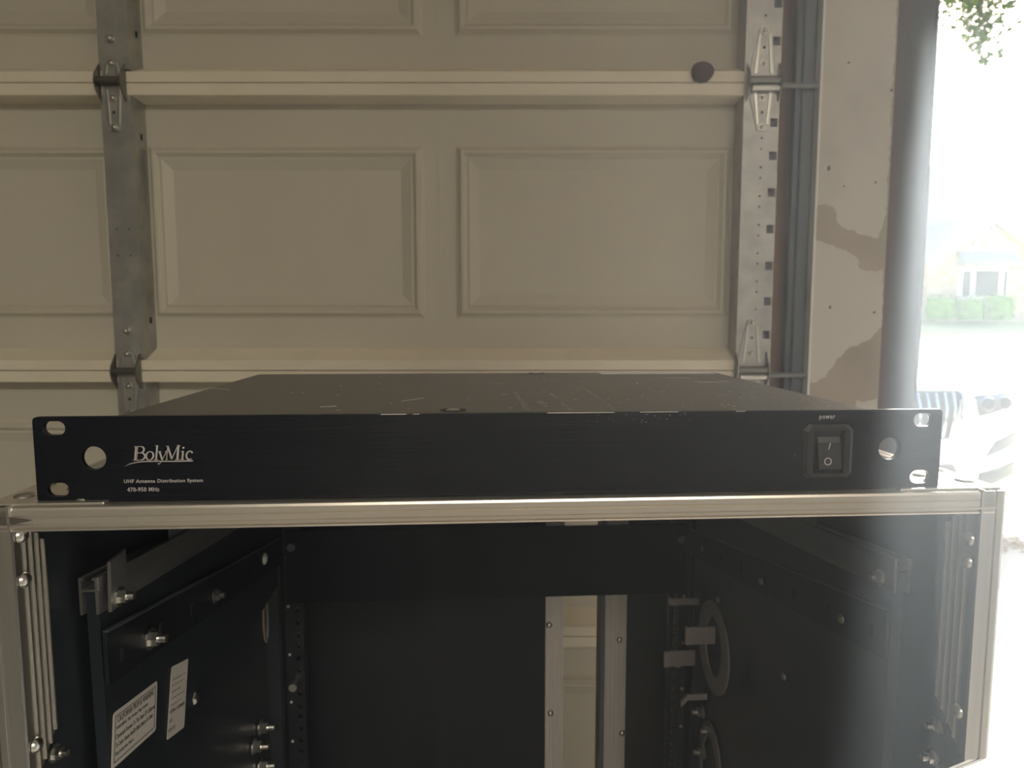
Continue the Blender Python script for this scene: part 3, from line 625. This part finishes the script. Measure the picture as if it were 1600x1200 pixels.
# lettering
def dtext(s_, px0, py0, px1, py1, lab, mt='ptext', space=1.0, bold=0.022):
    a, c = inv(px0, py1, 'y', 0, DEV), inv(px1, py0, 'y', 0, DEV)
    return link('lettering', text(s_, 0.003, M[mt], width=c.x - a.x, height=c.z - a.z, space=space, bold=bold), dev, lab, M=at_front(a.x, -0.00008, a.z))
dtext('UHF Antenna Distribution System', 194, 747.5, 317, 756.5, 'small silver line of printed words', space=1.12)
dtext('470-950 MHz', 199, 761, 249, 768.5, 'small silver frequency range', space=1.1)
dtext('power', 1280, 649, 1305, 657, 'small printed word above the switch', 'mark', 1.15, 0.008)
# serif logo drawn with strokes (cap height 1)
def ribbon(m, pts, ws):
    n = len(pts); L = []; Rr = []
    for i in range(n):
        a = Vector(pts[max(i - 1, 0)]); c = Vector(pts[min(i + 1, n - 1)]); d = (c - a).normalized(); q = Vector((-d.y, d.x)); p = Vector(pts[i]); w = ws[i] / 2 if isinstance(ws, (list, tuple)) else ws / 2
        L.append(p + q * w); Rr.append(p - q * w)
    m.grid([[(p.x, p.y, 0) for p in L], [(p.x, p.y, 0) for p in Rr]])
def arc(cx, cy, rx, ry, a0, a1, n=14): return [(cx + rx * cos(R(a0 + (a1 - a0) * k / n)), cy + ry * sin(R(a0 + (a1 - a0) * k / n))) for k in range(n + 1)]
lg = MB(); TN, TK = 0.05, 0.13
def st_(x, z0, z1, w=TK, serif=(1, 1)):
    ribbon(lg, [(x, z0), (x, z1)], w)
    if serif[0]: ribbon(lg, [(x - w * 1.1, z0), (x + w * 1.1, z0)], TN)
    if serif[1]: ribbon(lg, [(x - w * 1.1, z1), (x + (w * 0.5 if serif[1] == 2 else w * 1.1), z1)], TN)
def swell(n, k=1): return [TN + (TK - TN) * abs(sin(pi * i / n)) ** k for i in range(n + 1)]
st_(0.14, 0, 1); st_(0.26, 0, 1, 0.05, (0, 0))
ribbon(lg, [(0.14, 1), (0.5, 1)], TN); ribbon(lg, [(0.14, 0.53), (0.55, 0.53)], TN); ribbon(lg, [(0.14, 0), (0.5, 0)], TN)
ribbon(lg, arc(0.48, 0.765, 0.25, 0.235, 90, -90), swell(14)); ribbon(lg, arc(0.52, 0.265, 0.32, 0.265, 90, -90), swell(14))
ribbon(lg, arc(1.18, 0.31, 0.26, 0.31, 90, 450, 28), [TN + (TK - TN) * abs(cos(R(90 + 360 * i / 28))) for i in range(29)])
st_(1.66, 0, 1.05, TK, (1, 2))
ribbon(lg, [(1.86, 0.62), (2.10, 0.02)], TK); ribbon(lg, [(2.36, 0.62), (2.08, -0.10), (1.95, -0.28), (1.82, -0.30)], [TN, TN, TN, TK])
ribbon(lg, [(1.76, 0.62), (1.98, 0.62)], TN); ribbon(lg, [(2.26, 0.62), (2.46, 0.62)], TN)
st_(2.42, 0, 1, 0.06, (1, 0)); ribbon(lg, [(2.30, 1), (2.46, 1)], TN); ribbon(lg, [(2.42, 1), (2.80, 0.05)], TK); ribbon(lg, [(2.80, 0.05), (3.16, 1.05)], 0.06); st_(3.20, 0, 1.08, TK + 0.02, (1, 0)); ribbon(lg, [(3.1, 1.07), (3.34, 1.0)], TN)
st_(3.56, 0, 0.62, TK, (1, 2)); lg.grid([[(3.50, 0.80, 0), (3.64, 0.80, 0)], [(3.50, 0.94, 0), (3.64, 0.94, 0)]])
ribbon(lg, arc(4.08, 0.31, 0.25, 0.31, 55, 310, 20), [TN + (TK - TN) * abs(sin(pi * (i / 20))) for i in range(21)]); lg.grid([[(4.16, 0.46, 0), (4.29, 0.46, 0)], [(4.16, 0.58, 0), (4.29, 0.58, 0)]])
ribbon(lg, [(-0.55, -0.44), (-0.2, -0.27), (0.3, -0.15), (0.9, -0.10), (1.8, -0.10), (2.8, -0.125), (4.35, -0.10)], [0.02, 0.05, 0.07, 0.08, 0.08, 0.08, 0.10])
k = 0.00735; sh = 0.13
a = inv(208, 719, 'y', 0, DEV)
wl = 0.0302 / 4.35
lg.v = [((x + sh * z) * wl, z * 0.0071, 0) for x, z, _ in lg.v]
me = lg.mesh('lettering', M['ptext'])
for p in me.polygons:
    if p.normal.z < 0: p.flip()
link('lettering', me, dev, 'silver serif maker logo with a swoosh', M=at_front(a.x, -0.00008, a.z))
# rocker switch
x0, x1 = 0.1600, 0.1872; z0, z1 = 0.0072, 0.0375
x0 = inv(1254, 700, 'y', 0, DEV).x; x1 = inv(1331, 700, 'y', 0, DEV).x; z1 = inv(1292, 663, 'y', 0, DEV).z; z0 = inv(1292, 747, 'y', 0, DEV).z
xc, zc = (x0 + x1) / 2, (z0 + z1) / 2; hw, hh = (x1 - x0) / 2, (z1 - z0) / 2
def oct_(a, c, k): return [(-a + k, -c), (a - k, -c), (a, -c + k), (a, c - k), (a - k, c), (-a + k, c), (-a, c - k), (-a, -c + k)]
sw = MB(); rings = [(hw, hh, 0.003, 0.0), (hw, hh, 0.003, -0.0006), (hw - 0.0020, hh - 0.0012, 0.0028, -0.0018), (hw - 0.0052, hh - 0.0028, 0.0006, -0.0016), (hw - 0.0064, hh - 0.0042, 0.0004, 0.0006)]
vs = []
for a_, c_, k_, y in rings: vs += [(xc + q[0], y, zc + q[1]) for q in oct_(a_, c_, k_)]
fs = []
for j in range(len(rings) - 1): fs += [(8 * j + i, 8 * j + (i + 1) % 8, 8 * j + 8 + (i + 1) % 8, 8 * j + 8 + i) for i in range(8)]
fs.append(tuple(8 * (len(rings) - 1) + i for i in range(8))); sw.add(vs, fs)
swo = sw.build('switch_housing', M['switch'], dev)
rx0, rx1 = inv(1276, 700, 'y', 0, DEV).x, inv(1312, 700, 'y', 0, DEV).x; rz1, rz0 = inv(1292, 681, 'y', 0, DEV).z, inv(1292, 733, 'y', 0, DEV).z
MB().prism([(0.0, rz0), (-0.0034, rz0 + 0.0006), (-0.0010, rz1 - 0.0035), (0.0002, rz1), (0.001, rz1), (0.001, rz0)], 'x', rx0, rx1).build('rocker', M['switch'], swo, bevel=0.0003)
sl_ = (0.0034 - 0.0010) / ((rz1 - 0.0035) - (rz0 + 0.0006))
def rock_y(z): return -0.0034 + sl_ * (z - rz0 - 0.0006) - 0.0002
pI, pO = inv(1297, 698, 'y', -0.002, DEV), inv(1293.5, 721, 'y', -0.003, DEV)
MB().prism([(pI.x - 0.0007, pI.z - 0.0017), (pI.x - 0.0003, pI.z - 0.0017), (pI.x + 0.0006, pI.z + 0.0019), (pI.x + 0.0002, pI.z + 0.0019)], 'y', rock_y(pI.z) - 0.0001, rock_y(pI.z) + 0.0003).build('on_mark', M['mark'], swo)
link('off_mark', plate([ell(0, 0, 0.0021, 0.0021, 24), ell(0, 0, 0.00165, 0.00165, 24)[::-1]], 0.0003, M['mark']), swo, M=at_front(pO.x, rock_y(pO.z) - 0.0002, pO.z))
pl_ = inv(1242, 711, 'y', 0, DEV); MB().dome((pl_.x, 0.0, pl_.z), (0, -1, 0), 0.0011, 0.0006).build('indicator_led', M['led'], dev, 'tiny green indicator light', smooth=True)

# ------------------------------------------------------------------ outdoors
def terrain(name, pts, x0, x1, mt, n=10):
    rows = [[(x0 + (x1 - x0) * i / n, y, z) for i in range(n + 1)] for y, z in pts]
    m = MB().grid(rows); o = m.build(name, M[mt], kind='structure')
    for p in o.data.polygons:
        if p.normal.z < 0: p.flip()
    return o
terrain('driveway', [(1.62, -0.02), (4.0, -0.24), (4.5, -0.275)], -6, 14, 'drive')
terrain('driveway', [(4.5, -0.275), (9.0, -0.60)], -6, 3.5, 'drive')
terrain('side_lawn', [(4.5, -0.265), (9.0, -0.58)], 3.5, 14, 'grass')
terrain('street', [(9.0, -0.62), (16.0, -0.62)], -20, 45, 'road')
terrain('far_lawn', [(16.0, -0.58), (21.0, -0.10), (30.2, 0.86), (60, 1.0)], -20, 70, 'grass')
# fallen leaves on the drive edge
random.seed(3); m = MB()
for i in range(120):
    x, y = random.gauss(3.25, 0.16), random.gauss(4.2, 0.10); z = -0.24 - (y - 4) * 0.072 + 0.012; a = random.random() * 6; r = random.uniform(0.02, 0.05)
    m.add([(x + r * cos(a), y + r * sin(a), z), (x - r * 0.4 * sin(a), y + r * 0.4 * cos(a), z + 0.012), (x - r * cos(a), y - r * sin(a), z), (x + r * 0.4 * sin(a), y - r * 0.4 * cos(a), z + 0.008)], [(0, 1, 2, 3)])
o = m.build('fallen_leaves', M['dry_leaf'], kind='stuff'); tag(o, 'scatter of dry brown leaves on the driveway edge behind the case', 'leaves')

# car ------------------------------------------------------------------
car = empty('car', 'white car parked nose towards the garage on the sunny driveway', 'car', (2.46, 4.36, -0.27), R(0))
HW = 1.0
prof = [(0.10, 0.20), (0.03, 0.26), (0.00, 0.40), (0.0, 0.52), (0.03, 0.64), (0.02, 0.78), (0.03, 0.90), (0.10, 0.985), (0.35, 1.03), (0.9, 1.09), (1.30, 1.13), (1.75, 1.42), (2.15, 1.60), (2.9, 1.66), (3.7, 1.62), (4.35, 1.25), (4.55, 0.9), (4.6, 0.35)]
rows = []
NT = 24
for (y, z) in prof:
    row = []
    fr = max(0.0, 1 - y / 0.9)
    for i in range(NT + 1):
        t = -1 + 2 * i / NT; a = abs(t)
        narrow = 1.0 if z < 1.08 else 1 - 0.22 * min(1, (z - 1.08) / 0.5)
        row.append((HW * t * narrow, y + fr * 0.36 * a ** 3.2, z - (0.10 if z > 0.9 else 0.0) * a ** 4))
    rows.append(row)
body = MB().grid(rows)
# sides
for sg, idx in ((-1, 0), (1, NT)):
    top = [rows[j][idx] for j in range(len(rows))]
    k = len(body.v)
    body.add([*top, *[(sg * HW * 0.97, min(max(p[1], 0.5), 4.5), 0.22) for p in top]], [(j, j + 1, len(top) + j + 1, len(top) + j) for j in range(len(top) - 1)])
body.build('body', M['carp'], car, smooth=True)
def cs(x, z, off=0.0):
    """point of the nose surface at height z"""
    zz = [p[1] for p in prof[:9]]; yy = [p[0] for p in prof[:9]]
    y = yy[-1]
    for i in range(8):
        if zz[i] <= z <= zz[i + 1]: t = (z - zz[i]) / (zz[i + 1] - zz[i]); y = yy[i] * (1 - t) + yy[i + 1] * t
    a = abs(x) / HW; return (x, y + max(0.0, 1 - y / 0.9) * 0.36 * a ** 3.2 - off, z)
def patch(poly, mt, name, parent, off=0.012, n=6, lab=None):
    """quad patch lying on the nose: poly = 4 corners (x,z) bl, br, tr, tl"""
    bl, br_, tr_, tl = [Vector(p) for p in poly]; rows = []
    for j in range(n + 1):
        r = []
        for i in range(n + 1):
            p = (bl.lerp(br_, i / n)).lerp(tl.lerp(tr_, i / n), j / n); r.append(cs(p.x, p.y, off))
        rows.append(r)
    m = MB().grid(rows); k = (n + 1) ** 2
    m.add([(x, y + off + 0.02, z) for r in rows for x, y, z in r], [])
    edge = [i for i in range(n)]
    ids = [i for i in range(n + 1)] + [j * (n + 1) + n for j in range(1, n + 1)] + [n * (n + 1) + i for i in range(n - 1, -1, -1)] + [j * (n + 1) for j in range(n - 1, 0, -1)]
    for q in range(len(ids)): a_, c_ = ids[q], ids[(q + 1) % len(ids)]; m.f.append((a_, c_, c_ + k, a_ + k))
    return m.build(name, M[mt], parent, lab, smooth=True)
for sg in (-1, 1):
    X = lambda x: sg * x
    g = patch([(X(0.03), 0.66), (X(0.30), 0.66), (X(0.38), 0.96), (X(0.02), 0.96)], 'cardark', 'kidney_grille', car, 0.010)
    for k in range(7):
        x = 0.035 + 0.052 * k; xt = x + 0.006 * k
        z0_ = 0.675 + (0.03 if k == 6 else 0); patch([(X(x - 0.007), z0_), (X(x + 0.008), z0_), (X(xt + 0.010), 0.95), (X(xt - 0.006), 0.95)], 'chrome', 'grille_slat', g, 0.030, 3)
    hl = patch([(X(0.50), 0.80), (X(0.86), 0.86), (X(0.90), 0.95), (X(0.47), 0.925)], 'lens', 'headlight', car, 0.010)
    for xx in (0.56, 0.70):
        c_ = cs(X(xx), 0.875, 0.012); MB().cyl(c_, (c_[0], c_[1] - 0.010, c_[2]), 0.048, 20, 0.042).build('lamp_ring', M['chrome'], hl, smooth=True)
        MB().cyl((c_[0], c_[1] - 0.009, c_[2]), (c_[0], c_[1] - 0.013, c_[2]), 0.034, 20).build('lamp_bulb', M['cardark'], hl)
    ua = patch([(X(0.57), 0.545), (X(0.86), 0.60), (X(0.87), 0.665), (X(0.66), 0.625)], 'carmesh', 'fog_lamp_slot', car, 0.012)
    patch([(X(0.50), 0.335), (X(0.84), 0.40), (X(0.86), 0.475), (X(0.52), 0.435)], 'cardark', 'side_intake', car, 0.012)
    for sy in (1.05, 3.75):
        wv = MB().cyl((sg * 0.72, sy, 0.34), (sg * 1.012, sy, 0.34), 0.34, 32); w_ = wv.build('wheel', M['tyre'], car, smooth=True)
        MB().cyl((sg * 1.012, sy, 0.34), (sg * 1.020, sy, 0.34), 0.23, 24).build('rim', M['chrome'], w_)
    MB().box(*sorted((sg * 0.99, sg * 1.14)), 1.62, 1.72, 1.08, 1.22).build('wing_mirror', M['carp'], car, bevel=0.03)
patch([(-0.42, 0.30), (0.42, 0.30), (0.32, 0.50), (-0.32, 0.50)], 'carmesh', 'lower_grille', car, 0.012)
MB().prism([(1.36, 1.20), (1.80, 1.47), (2.12, 1.60), (2.10, 1.62), (1.77, 1.50), (1.33, 1.20)], 'x', -0.62, 0.62).build('windscreen', M['wglass'], car)

# house ------------------------------------------------------------------
HY = 30.0
def hp(px, py, y=HY): p = inv(px, py, 'y', y); return (p.x, p.z)
hb = hp(1500, 503)[1] - 0.1
house = empty('house', 'pale brick house with steep gable and grey roof across the street', 'house', (0, 0, 0))
ap = hp(1545, 338); le = hp(1440, 412); re = hp(1640, 405)
wl_ = MB().prism([(le[0] + 0.3, hb), (re[0] + 0.5, hb), (re[0] + 0.5, re[1]), (ap[0], ap[1] - 0.25), (le[0] + 0.3, le[1])], 'y', HY, HY + 6)
wl_.build('gable_wall', M['stone'], house, 'tan stone gable wall')
MB().box(le[0] - 3.5, le[0] + 0.3, HY + 1.2, HY + 7, hb, le[1]).build('side_wing', M['brick'], house, 'reddish brick wing')
MB().box(re[0] + 0.5, re[0] + 9, HY + 1.0, HY + 7, hb, re[1] - 0.3).build('side_wing', M['brick'], house, 'brick wing to the right')
for a_, c_ in ((le, ap), (re, ap)):
    d = Vector((c_[0] - a_[0], c_[1] - a_[1])); nrm = Vector((-d.y, d.x)).normalized() * (0.16 if d.x > 0 else -0.16)
    P = [(a_[0], a_[1]), (c_[0], c_[1]), (c_[0] + nrm.x, c_[1] + abs(nrm.y)), (a_[0] + nrm.x, a_[1] + abs(nrm.y))]
    MB().prism(P, 'y', HY - 0.5, HY + 6.5).build('roof_slope', M['roof'], house, 'shingled roof slope of the gable')
    P2 = [(a_[0], a_[1] - 0.32), (c_[0], c_[1] - 0.32), (c_[0], c_[1]), (a_[0], a_[1])]
    MB().prism(P2, 'y', HY - 0.52, HY - 0.42).build('barge_board', M['trimw'], house)
# timber bracing in the gable
for A, B_ in (((1520, 385), (1545, 352)), ((1571, 385), (1545, 352)), ((1505, 388), (1588, 388)), ((1545, 388), (1545, 352))):
    a_, c_ = Vector(hp(*A)), Vector(hp(*B_)); d = (c_ - a_).normalized(); q = Vector((-d.y, d.x)) * 0.09
    MB().prism([tuple(a_ + q), tuple(c_ + q), tuple(c_ - q), tuple(a_ - q)], 'y', HY - 0.15, HY + 0.01).build('gable_brace', M['trimw'], house)
m0, m1 = hp(1497, 464), hp(1571, 421)
fr = MB().box(m0[0] - 0.1, m1[0] + 0.1, HY - 0.08, HY + 0.05, m0[1] - 0.1, m1[1] + 0.15).build('window_frame', M['trimw'], house)
for a_, c_ in ((1502, 1514), (1522, 1558), (1566, 1571)):
    u, v = hp(a_, 462), hp(c_, 424); MB().box(u[0], v[0], HY - 0.12, HY - 0.06, u[1], v[1]).build('window_pane', M['wglass'], fr)
u, v = hp(1494, 413), hp(1584, 405)
MB().prism([(HY - 0.6, u[1] - 0.05), (HY, u[1] - 0.05), (HY, v[1] + 0.35), (HY - 0.6, u[1] + 0.02)], 'x', u[0], v[0]).build('awning', M['roof'], house, 'small grey awning over the window')
# main roof behind
A, B_, D_ = hp(1488, 262, HY + 5), hp(1545, 340, HY + 5), hp(1380, 410, HY + 5)
MB().prism([(D_[0], D_[1]), (B_[0] + 0.5, D_[1]), (B_[0], B_[1]), (A[0], A[1]), (A[0] - 2.5, A[1])], 'y', HY + 4.6, HY + 9).build('main_roof', M['roof'], house, 'tall grey main roof')
u, v = hp(1556, 372, HY + 3), hp(1700, 318, HY + 3)
MB().prism([(u[0], u[1]), (v[0], u[1]), (v[0], v[1]), (u[0] + 0.3, v[1])], 'y', HY + 7, HY + 9).build('upper_storey', M['trimw'], house, 'pale upper storey')
# bushes
def bush(px0, px1, py0, py1, lab, seed):
    rnd = random.Random(seed); a_, c_ = hp(px0, py1, HY - 1.2), hp(px1, py0, HY - 1.2); cx, rx = (a_[0] + c_[0]) / 2, (c_[0] - a_[0]) / 2; z0_, z1_ = a_[1], c_[1]
    t = empty('bush', lab, 'bush', (cx, HY - 1.2, z0_)); m = MB(); N, K = 18, 8; rows = []; h = z1_ - z0_
    for j in range(K + 1):
        f = j / K; rr = (0.86 + 0.14 * sin(pi * f)) * (1 if f < 0.75 else math.sqrt(max(0, 1 - ((f - 0.75) / 0.25) ** 2)) * 0.75 + 0.25 * (f < 1))
        rows.append([(rx * rr * cos(2 * pi * i / N) * (1 + rnd.uniform(-0.05, 0.05)), 0.55 * rr * sin(2 * pi * i / N), h * f) for i in range(N)]); rows[-1].append(rows[-1][0])
    m.grid(rows).build('foliage', M['bush'], t, smooth=False)
    lf = MB()
    for q in range(500):
        a = rnd.random() * 2 * pi; f = rnd.random(); rr = 0.9 + 0.12 * sin(pi * f); x, y, z = rx * rr * cos(a), 0.58 * rr * sin(a), h * f; s_ = rnd.uniform(0.04, 0.08)
        if f > 0.93: x *= rnd.random(); z = h * 1.01
        lf.add([(x, y, z), (x + s_, y - s_ * 0.3, z + rnd.uniform(0, s_)), (x + s_ * 0.3, y - s_, z + s_)], [(0, 1, 2)])
    lf.build('leaves', M['bush'], t, kind='stuff')
bush(1448, 1490, 463, 499, 'greyish bush nearest the open doorway edge, left of the far window', 1)
bush(1493, 1533, 465, 500, 'middle green bush under the window of the far house', 2)
bush(1536, 1581, 460, 500, 'bright green bush, rightmost of the three before the far house', 3)
# street tree: limbs reach over the driveway
tree = empty('tree', 'leafy green tree hanging into the sky at the top right', 'tree', (7.9, 9.5, -0.6))
def limb(pts, rs):
    m = MB()
    for i in range(len(pts) - 1): m.cyl(pts[i], pts[i + 1], rs[i], 10, rs[i + 1])
    return m
limb([(0, 0, 0), (-0.1, 0, 1.6), (-0.3, -0.1, 3.2), (-0.4, -0.1, 5.2), (-0.3, 0, 7.0)], [0.28, 0.22, 0.18, 0.12, 0.04]).build('trunk', M['bark'], tree, smooth=True)
limb([(-0.3, -0.1, 3.6), (-1.0, -0.3, 5.6), (-1.8, -0.6, 6.1), (-2.45, -0.8, 5.75)], [0.12, 0.07, 0.035, 0.01]).build('branch', M['bark'], tree, smooth=True)
rnd = random.Random(5); lf = MB()
for (cx, cy, cz, r, n) in ((-2.42, -0.8, 5.62, 0.48, 1100), (-2.33, -0.8, 5.1, 0.26, 260), (-2.25, -0.8, 4.80, 0.12, 50), (-1.2, -0.6, 6.15, 0.55, 260), (-1.65, -0.8, 5.6, 0.28, 160), (-0.9, -0.2, 6.3, 1.2, 900), (0.2, 0, 7.2, 1.6, 1400), (0.9, 0.6, 6.0, 1.3, 900), (-2.2, -0.5, 6.4, 0.8, 600)):
    for q in range(n):
        d = Vector((rnd.gauss(0, 1), rnd.gauss(0, 1), rnd.gauss(0, 1))).normalized() * r * rnd.random() ** 0.5; p = Vector((cx, cy, cz)) + d
        u_ = Vector((rnd.gauss(0, 1), rnd.gauss(0, 1), rnd.gauss(0, 1))).normalized() * 0.095; v_ = u_.orthogonal().normalized() * 0.040
        lf.add([p, p + u_ * 0.5 + v_, p + u_, p + u_ * 0.5 - v_], [(0, 1, 2, 3)])
lf.build('leaves', M['leaf'], tree, kind='stuff')
# made-up housing for the added fill lamp (holds the area light)
tag(MB().box(-0.15, 1.55, -2.7, -2.1, 2.62, 2.75).build('fill_lamp', M['trimw']), 'flat white housing of the added fill lamp behind the camera', 'lamp')

# added scattering volume, lit by the low sun, stands in for lens glare
hz = bpy.data.materials.new('glare_volume'); hz.use_nodes = True; nt = hz.node_tree; nt.nodes.clear()
vs_ = nt.nodes.new('ShaderNodeVolumeScatter'); vs_.inputs['Color'].default_value = (0.78, 0.90, 1, 1); vs_.inputs['Density'].default_value = 0.42; vs_.inputs['Anisotropy'].default_value = 0.55
on = nt.nodes.new('ShaderNodeOutputMaterial'); nt.links.new(vs_.outputs[0], on.inputs['Volume'])
hb_ = MB().box(-0.06, 3.0, -1.0, 0.55, 0.01, 2.50).build('glare_haze', hz, kind='stuff')
tag(hb_, 'thin added scattering volume standing in for lens glare, brightest beside the open doorway', 'glare_haze')
